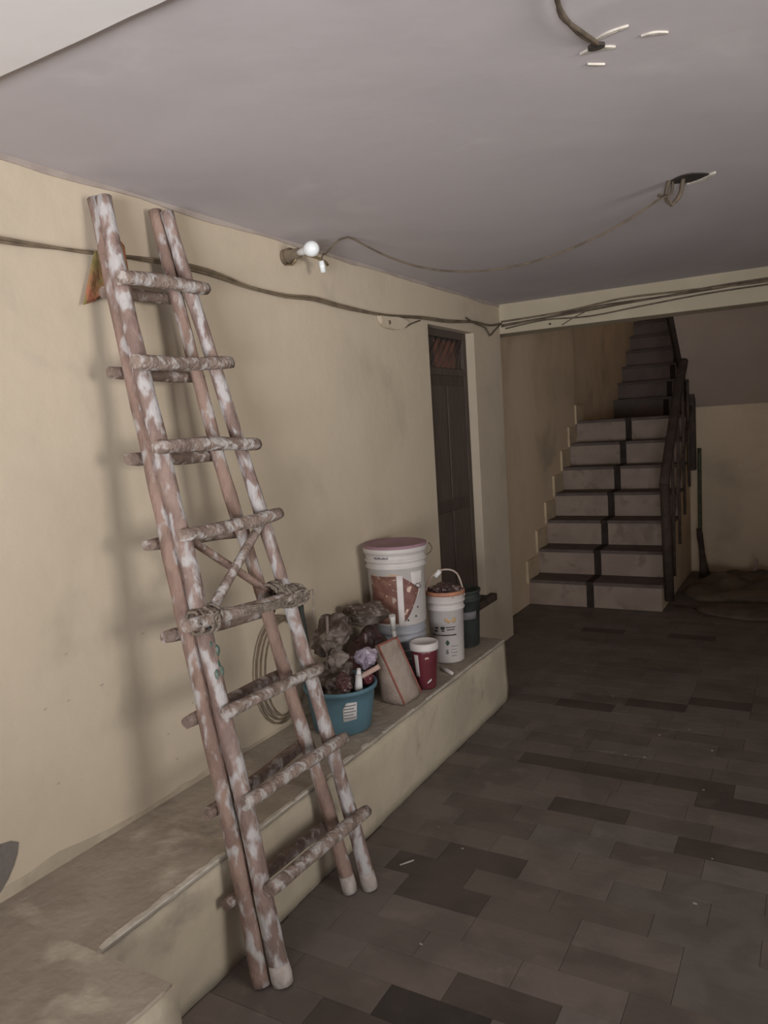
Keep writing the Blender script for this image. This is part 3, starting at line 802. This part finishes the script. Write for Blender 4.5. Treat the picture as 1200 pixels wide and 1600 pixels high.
# ------------------------------------------------------------------ bulb on its wall holder
lb = thing('light_bulb', (-1.80, 2.53, 2.20), 'round white unlit bulb in a wall holder near the ceiling', 'light bulb')
ax = (Vector((-1.675, 2.497, 2.200)) - Vector((-1.825, 2.548, 2.205))).normalized()
q = Vector((0, 0, 1)).rotation_difference(ax).to_matrix()
bm = nb(); lathe(bm, (-1.675, 2.497, 2.200), [(.013, -.046), (.016, -.036), (.024, -.022), (.029, -.006), (.0295, .004), (.026, .016), (.018, .025), (.008, .0295), (0, .030)], 28, q); obj('glass', bm, M['bulb'], lb)
bm = nb(); lathe(bm, (-1.675, 2.497, 2.200), [(0, -.085), (.0135, -.085), (.0135, -.045), (.0, -.045)], 18, q); obj('cap', bm, M['porcelain'], lb)
bm = nb(); lathe(bm, (-1.675, 2.497, 2.200), [(0, -.150), (.030, -.150), (.030, -.140), (.021, -.132), (.019, -.082), (0, -.082)], 20, q); obj('holder', bm, M['cable2'], lb)
bm = nb(); lathe(bm, (-1.838, 2.553, 2.205), [(0, .012), (.026, .012), (.030, 0), (.030, -.008), (0, -.008)], 24, Matrix.Rotation(math.pi / 2, 3, 'Y')); obj('rose', bm, M['cable2'], lb)
btube('bracket', M['brass'], lb, [(-1.832, 2.545, 2.175), (-1.80, 2.54, 2.168), (-1.77, 2.53, 2.185)], .005, 6)
lh = thing('lamp_holder', (-1.75, 2.68, 2.16), 'small white loose lamp holder dangling beside the bulb', 'lamp holder')
bm = nb(); tube(bm, [(-1.75, 2.672, 2.195), (-1.75, 2.678, 2.175), (-1.75, 2.684, 2.150)], [.011, .0125, .011], 12); obj('body', bm, M['bulb'], lh)
btube('arm', M['brass'], lh, resample([(-1.775, 2.60, 2.212), (-1.752, 2.645, 2.203), (-1.745, 2.70, 2.192), (-1.745, 2.712, 2.182)], .02), .006, 6)
btube('wire', M['cable'], lh, resample([(-1.75, 2.672, 2.20), (-1.72, 2.65, 2.215), (-1.70, 2.632, 2.206)], .02), .003, 6)


# ------------------------------------------------------------------ things on the ledge
def ang(c):           # direction of the viewpoint side of a bucket
    return math.atan2(-c[1], -c[0])


def text_on(c, s, size, a_mid, z, r, m, parent, name='print'):
    cu = bpy.data.curves.new('t', 'FONT'); cu.body = s; cu.size = size; cu.align_x = 'CENTER'; cu.extrude = .0006
    to = bpy.data.objects.new('t', cu); C.objects.link(to)
    me = bpy.data.meshes.new_from_object(to.evaluated_get(bpy.context.evaluated_depsgraph_get()))
    bpy.data.objects.remove(to); bpy.data.curves.remove(cu)
    bm = nb(); bm.from_mesh(me); bpy.data.meshes.remove(me)
    for v in bm.verts:
        a = a_mid + v.co.x / r
        rr = r + .0012 + v.co.z
        v.co = Vector((c[0] + rr * math.cos(a), c[1] + rr * math.sin(a), c[2] + z + v.co.y))
    return obj(name, bm, m, parent)


# blue tub
ct = (-1.632, 2.415, ZL + .0025)
tub = thing('plastic_tub', ct, 'blue plastic tub with a white paper label on the ledge', 'tub')
bm = nb(); lathe(bm, ct, [(0, 0), (.108, 0), (.113, .004), (.122, .06), (.1225, .064), (.132, .125), (.136, .160), (.146, .162), (.148, .172), (.145, .180), (.138, .178), (.132, .160), (.118, .055), (.105, .010), (0, .010)], 48)
obj('body', bm, M['blue'], tub)
a = ang(ct)
bm = nb(); patch(bm, ct, .1225, .134, .062, .138, a + .02, a + .45, .0018, 10, 3, edge=lambda u: (.062 + .004 * u, .112 + .028 * min(1, u * 4) - .004 * u)); lab = obj('label', bm, M['label'], tub)
bm = nb()
for i in range(5):
    z = .074 + .0125 * i
    patch(bm, ct, .1247, .1247, z, z + .004, a + .05, a + .41 - .05 * (i % 2), .0022 + .0019 * i, 8, 1)
obj('print_lines', bm, M['ink'], lab)

# junk heaped in the tub
bm = nb(); crumple(bm, (ct[0] - .02, ct[1], .510), (.092, .098, .095), 1.0)
tag(obj('crumpled_bag', bm, M['junk']), 'grimy dark crumpled plastic bag filling the blue tub', 'bag')
bm = nb(); crumple(bm, (ct[0] - .035, ct[1] + .02, .690), (.085, .095, .085), 2.0, .35)
tag(obj('rag_bundle', bm, M['junk']), 'brown-grey bundle of rags topping the junk in the tub', 'rags')
bm = nb(); crumple(bm, (ct[0] + .030, ct[1] - .048, .632), (.042, .045, .045), 2.6, .3)
tag(obj('paper_wad', bm, M['grey']), 'grey crumpled paper wad against the rag bundle in the tub', 'paper')
bm = nb(); crumple(bm, (ct[0] + .082, ct[1] + .082, .600), (.050, .055, .055), 3.0, .35)
tag(obj('plastic_wrap', bm, M['lilac']), 'crumpled pale lilac plastic film in the blue tub', 'plastic')
bm = nb(); crumple(bm, (ct[0] + .088, ct[1] + .060, .520), (.032, .034, .030), 4.0, .2)
tag(obj('packet', bm, M['maroon']), 'maroon packet wedged at the rim of the blue tub', 'packet')
bm = nb(); crumple(bm, (ct[0] + .058, ct[1] - .062, .548), (.034, .036, .034), 6.0, .3)
tag(obj('cloth_wad', bm, M['junk2']), 'dark maroon wad of cloth at the front of the tub', 'cloth')
bm = nb(); tube(bm, resample([(ct[0] + .070, ct[1] + .012, .535), (ct[0] + .105, ct[1] + .035, .552), (ct[0] + .150, ct[1] + .062, .578)], .02), [.0105] * 9 if False else .0105, 8, .1)
tag(obj('wooden_stick', bm, M['stick']), 'pale pink wooden stick poking out over the tub rim', 'stick')
bm = nb(); tube(bm, [(ct[0] + .098, ct[1] - .02, .50), (ct[0] + .090, ct[1] + .0, .555)], [.016, .013], 8, .2); tube(bm, [(ct[0] + .090, ct[1] + .0, .555), (ct[0] + .083, ct[1] + .014, .576)], [.010, .009], 8, .2)
tag(obj('foam_piece', bm, M['foam']), 'white bent foam piece among the junk in the tub', 'foam')
bm = nb(); tube(bm, [(ct[0] - .104, ct[1] - .03, .47), (ct[0] - .138, ct[1] - .03, .80), (ct[0] - .140, ct[1] - .03, .825)], [.009, .010, .012], 8)
tag(obj('brush_handle', bm, M['darkgreen']), 'dark upright brush handle in the tub beside the wall', 'brush')
bm = nb(); tube(bm, [(ct[0] - .03, ct[1] - .04, .58), (ct[0] - .02, ct[1] - .035, .68), (ct[0] - .018, ct[1] - .03, .79)], [.006, .006, .006], 6)
tag(obj('thin_rod', bm, M['grey']), 'thin grey rod standing up in the tub junk', 'rod')

# dark bag behind the tub
bm = nb(); crumple(bm, (-1.722, 2.80, .485), (.100, .105, .165), 8.0, .25, floor=ZL + .002)
tag(obj('refuse_bag', bm, M['junk2']), 'glossy maroon-black refuse bag standing behind the blue tub', 'bag')
bm = nb(); crumple(bm, (-1.725, 2.765, .700), (.092, .11, .060), 9.3, .35)
tag(obj('rag_bundle', bm, M['junk']), 'dark rags piled on top of the maroon-black bag', 'rags')
bm = nb(); tube(bm, [(-1.608, 2.825, .62), (-1.602, 2.815, .665), (-1.600, 2.808, .69)], [.012, .013, .015], 8)
tube(bm, [(-1.608, 2.825, .63), (-1.620, 2.878, .40), (-1.623, 2.885, .339)], .010, 8)
tag(obj('bent_pipe', bm, M['porcelain']), 'pale bent plastic pipe leaning on the maroon-black bag', 'pipe')


# sack leaning
def sack():
    bm = nb(); nv, ne = 12, 6
    B0 = [Vector(p) for p in ((-1.612, 2.697, ZL + .004), (-1.500, 2.692, ZL + .004), (-1.500, 2.848, ZL + .004), (-1.605, 2.852, ZL + .004))]
    T0 = [Vector(p) for p in ((-1.604, 2.652, .598), (-1.584, 2.645, .602), (-1.562, 2.768, .607), (-1.582, 2.776, .603))]
    def ring(v):
        R = []
        for k in range(4):
            a0 = B0[k].lerp(T0[k], v); a1 = B0[(k + 1) % 4].lerp(T0[(k + 1) % 4], v)
            n = (a1 - a0).cross(Vector((0, 0, 1))).normalized()
            for i in range(ne):
                u = i / ne; p = a0.lerp(a1, u)
                bul = .018 * math.sin(math.pi * u) * math.sin(math.pi * min(1, v * .9 + .1)) * (1 - .5 * v)
                bul += .009 * noise.noise(Vector((p.x * 22, p.y * 22, p.z * 14))) * math.sin(math.pi * u)
                R.append(p + n * bul)
        return R
    rings = [[bm.verts.new(p) for p in ring(j / nv)] for j in range(nv + 1)]
    n = 4 * ne
    for a, b_ in zip(rings, rings[1:]):
        for i in range(n):
            f = bm.faces.new((a[i], a[(i + 1) % n], b_[(i + 1) % n], b_[i])); f.smooth = True
    bm.faces.new(rings[0][::-1]); bm.faces.new(rings[-1])
    t = thing('sack', (-1.555, 2.77, ZL), 'beige woven sack with red seams standing between tub and maroon can', 'sack')
    obj('body', bm, M['sack'], t)
    for k in (1, 2):
        btube('seam', M['redtrim'], t, [B0[k].lerp(T0[k], j / 8) + Vector((0, 0, .003)) for j in range(9)], .0042, 6)
    btube('seam', M['redtrim'], t, [T0[1].lerp(T0[2], j / 4) for j in range(5)], .0042, 6)
    return t


sack()

# red can with white lid
cr = (-1.518, 2.935, ZL + .0025)
t = thing('paint_can', cr, 'small maroon paint can with a white lid on the ledge', 'paint can')
bm = nb(); lathe(bm, cr, [(0, 0), (.044, 0), (.046, .004), (.058, .165), (.059, .18), (0, .18)], 36); obj('body', bm, M['maroon'], t)
bm = nb(); lathe(bm, cr, [(0, .176), (.064, .176), (.065, .180), (.065, .205), (.061, .209), (.055, .209), (.053, .205), (0, .205)], 36); obj('lid', bm, M['white2'], t)
a = ang(cr)
bm = nb(); patch(bm, cr, .050, .0575, .06, .160, a - .95, a - .55, .001, 6, 4); obj('label_band', bm, M['white'], t)
bm = nb(); patch(bm, cr, .0478, .049, .028, .05, a + .1, a + .5, .0015, 6, 2, edge=lambda u: (.028 + .012 * u, .034 + .016 * u)); obj('gleam_mark', bm, M['label'], t)
bm = nb(); patch(bm, cr, .056, .0565, .140, .150, a + .0, a + .3, .0015, 6, 2); obj('print', bm, M['picture2'], t)

# lower grey-blue pail and the big printed bucket standing on it
cb = (-1.692, 3.035, ZL + .0025)
t = thing('pail', cb, 'translucent grey-blue pail beneath the big printed bucket', 'bucket')
bm = nb(); lathe(bm, cb, [(0, 0), (.100, 0), (.104, .004), (.116, .19), (.122, .192), (.122, .205), (.117, .207), (.118, .225), (.124, .227), (.124, .240), (.119, .242), (.122, .268), (0, .268)], 44); obj('body', bm, M['greyblue'], t)
for z in (.03, .07, .11, .15):
    bm = nb(); rr = .104 + .012 * z / .19; lathe(bm, (cb[0], cb[1], cb[2] + z), [(rr - .002, -.003), (rr + .004, 0), (rr - .002, .003)], 40); obj('rib', bm, M['white'], t)
cB = (cb[0], cb[1], cb[2] + .2685)
t = thing('paint_bucket', cB, 'tall white paint bucket with brown floral print and mauve lid', 'bucket')
bm = nb(); lathe(bm, cB, [(0, 0), (.122, 0), (.126, .004), (.1335, .262), (.142, .264), (.142, .272), (.136, .274), (.137, .292), (.145, .294), (.145, .302), (.138, .304), (.140, .330), (.149, .332), (.149, .352), (.143, .356), (0, .356)], 52)
obj('body', bm, M['white'], t)
bm = nb(); lathe(bm, cB, [(0, .352), (.143, .352), (.148, .357), (.148, .366), (.140, .369), (.134, .364), (0, .364)], 52); obj('lid', bm, M['mauve'], t)
a = ang(cB); ra, rb = .126, .1335
bm = nb(); patch(bm, cB, ra, rb, .012, .232, a - 1.05, a - .02, .0012, 16, 6); obj('printed_picture', bm, M['picture'], t)
bm = nb(); patch(bm, cB, ra, rb, .002, .235, a - .02, a + .20, .0018, 6, 4); obj('printed_stripe', bm, M['white2'], t)
bm = nb(); patch(bm, cB, ra, rb, .012, .225, a + .20, a + .85, .0012, 14, 6, edge=lambda u: (.02 + .15 * u ** 1.3, .225 - .06 * u)); obj('printed_picture', bm, M['picture2'], t)
bm = nb(); patch(bm, cB, ra, rb, .11, .25, a + .50, a + 1.02, .0024, 12, 5, edge=lambda u: (.235 - .125 * math.sin(math.pi * u) ** .7, .245)); obj('printed_shield', bm, M['white2'], t)
text_on(cB, 'CS', .036, a + .80, .165, .1318, M['inkblack'], t)
bm = nb(); patch(bm, cB, ra, rb, .222, .240, a - 1.0, a + .5, .0015, 14, 2, edge=lambda u: (.224 + .006 * math.sin(u * 9), .236 + .004 * math.cos(u * 11))); obj('printed_border', bm, M['orangeink'], t)
bm = nb(); patch(bm, cB, .140, .140, .312, .322, a - .75, a - .25, .002, 8, 1, edge=lambda u: (.312, .318 + .004 * math.sin(u * 20))); obj('print', bm, M['ink'], t)
for aa, z in ((a + .30, .022), (a + .72, .075), (a + .62, .035)):
    bm = nb(); patch(bm, cB, ra + .001, ra + .001, z, z + .008, aa, aa + .05, .003, 3, 1); obj('print_mark', bm, M['inkblack'], t)
bm = nb(); pts = []
for i in range(15):
    u = math.pi * i / 14; pts.append((cB[0] - .155 * math.cos(u) * .6 + .01, cB[1] + .150 * math.cos(u), cB[2] + .335 - .07 * math.sin(u)))
P = [(cB[0] + .149 * math.cos(a + .95 + .02 * i) * (1.02), cB[1] + .149 * math.sin(a + .95 + .02 * i) * 1.02, cB[2] + .30 + .0 * i) for i in range(3)]
tube(bm, resample([(cB[0] + .06, cB[1] + .137, cB[2] + .32), (cB[0] + .085, cB[1] + .155, cB[2] + .285), (cB[0] + .11, cB[1] + .165, cB[2] + .315), (cB[0] + .10, cB[1] + .15, cB[2] + .345)], .015), .003, 6)
obj('wire_handle', bm, M['cable2'], t)

# white bucket with orange rim
cw = (-1.592, 3.335, ZL + .0025)
t = thing('paint_bucket', cw, 'slim white bucket with an orange rim at the end of the ledge', 'bucket')
bm = nb(); lathe(bm, cw, [(0, 0), (.076, 0), (.080, .004), (.087, .262), (.094, .264), (.094, .273), (.089, .275), (.090, .298), (.097, .300), (.097, .309), (.091, .311), (.093, .335), (.088, .335), (.084, .20), (0, .20)], 40); obj('body', bm, M['white2'], t)
bm = nb(); lathe(bm, cw, [(.0925, .334), (.0985, .336), (.0985, .352), (.095, .356), (.089, .352), (.088, .334)], 40); obj('rim', bm, M['orange'], t)
bm = nb(); lump(bm, (cw[0], cw[1], cw[2] + .345), (.078, .078, .035), .4, 2.6, 4, 12.0); obj('contents', bm, M['junk2'], t)
a = ang(cw)
bm = nb(); tube(bm, resample([(cw[0] + .097 * math.cos(a - 1.5), cw[1] + .097 * math.sin(a - 1.5), cw[2] + .335), (cw[0] - .05, cw[1] - .06, cw[2] + .415), (cw[0] - .0, cw[1] - .02, cw[2] + .455), (cw[0] + .045, cw[1] + .055, cw[2] + .425), (cw[0] + .097 * math.cos(a + 1.7), cw[1] + .097 * math.sin(a + 1.7), cw[2] + .315)], .02), .0045, 8); h = obj('bail_handle', bm, M['stick'], t)
bm = nb(); tube(bm, [(cw[0] - .030, cw[1] - .042, cw[2] + .425), (cw[0] - .008, cw[1] - .025, cw[2] + .452)], [.013, .013], 10); obj('grip', bm, M['foam'], h)
bm = nb(); patch(bm, cw, .0855, .0865, .205, .230, a - .1, a + .55, .001, 10, 2, edge=lambda u: (.207 + .006 * math.sin(u * 14), .222 + .008 * math.sin(u * 8 + 1))); obj('printed_swash', bm, M['orangeink'], t)
bm = nb()
for i, (x0, x1, z0, z1) in enumerate([(-.75, -.55, .160, .168), (-.7, -.5, .175, .183), (-.35, -.12, .172, .186), (-.05, .5, .180, .184), (-.0, .45, .168, .172), (-.3, -.15, .162, .168)]):
    patch(bm, cw, .0848, .0848, z0, z1, a + x0, a + x1, .0014, 5, 1)
obj('print', bm, M['inkblack'], t)
bm = nb(); patch(bm, cw, .0842, .0842, .140, .146, a - .95, a + .55, .0014, 14, 1); obj('printed_rule', bm, M['inkblack'], t)
bm = nb(); patch(bm, cw, .083, .083, .092, .118, a - .12, a + .12, .0014, 8, 2, edge=lambda u: (.105 - .013 * math.sin(math.pi * u), .105 + .013 * math.sin(math.pi * u))); obj('printed_emblem', bm, M['greenink'], t)
bm = nb()
for i in range(4): patch(bm, cw, .082, .082, .085 - .016 * i, .0875 - .016 * i, a + .2, a + .6 - .08 * (i % 2), .0014, 5, 1)
patch(bm, cw, .082, .082, .05, .07, a - .1, a + .03, .0014, 4, 1)
obj('print', bm, M['ink'], t)

# dark green bucket behind
cg = (-1.625, 3.60, ZL + .0025)
t = thing('paint_bucket', cg, 'dark green-black bucket behind the orange-rimmed one', 'bucket')
bm = nb(); lathe(bm, cg, [(0, 0), (.082, 0), (.086, .004), (.096, .24), (.102, .242), (.102, .255), (.097, .257), (.098, .285), (.104, .287), (.104, .296), (.098, .298), (.094, .29), (.088, .10), (0, .10)], 36); obj('body', bm, M['darkgreen'], t)
a = ang(cg)
bm = nb(); patch(bm, cg, .0925, .0945, .15, .19, a - .2, a + .9, .0012, 10, 2); obj('label', bm, M['ink'], t)
bm = nb(); lathe(bm, (cg[0], cg[1], cg[2] + .2), [(0, .02), (.05, .015), (.0915, 0), (.0905, -.01), (0, -.01)], 30); obj('contents', bm, M['cement'], t)

bm = nb(); tube(bm, [(-1.56, 3.178, ZL + .011), (-1.515, 3.148, ZL + .010), (-1.474, 3.118, ZL + .009)], [.009, .0095, .008], 8, .1)
tag(obj('chalk_stick', bm, M['white2']), 'short white stick lying before the slim white bucket', 'stick')

# wire coil hanging on the wall behind the ladder
bm = nb()
for k in range(3):
    pts = []
    for i in range(26):
        aa = 2 * math.pi * i / 25
        pts.append((-1.828 + .005 * k, 2.30 + (.155 - .012 * k) * math.cos(aa) + .01 * k, .585 + (.215 - .012 * k) * math.sin(aa)))
    tube(bm, pts, .0042, 6)
tag(obj('wire_coil', bm, M['cable2']), 'loose coil of wire propped on the wall behind the tub', 'wire')

# paint flecks on floor: small pale specks nobody could count
bm = nb(); rnd = random.Random(11)
for i in range(22):
    y = rnd.uniform(1.45, 5.5); x = rnd.uniform(-1.40, -.2); s = rnd.uniform(.002, .005)
    n = 6; prism(bm, [(x + s * 1.6 * math.cos(j * 2 * math.pi / n) * rnd.uniform(.6, 1), y + s * math.sin(j * 2 * math.pi / n) * rnd.uniform(.6, 1)) for j in range(n)], 'z', -.001, .0014)
tag(obj('paint_flecks', bm, M['tip']), 'small pale paint flecks scattered on the dark tiles', 'paint flecks', kind='stuff')
bm = nb(); tube(bm, [(-1.245, 2.13, .003), (-1.215, 2.175, .003)], .003, 6)
tag(obj('splinter', bm, M['tip']), 'thin pale splinter on the tiles beside the ladder feet', 'splinter')
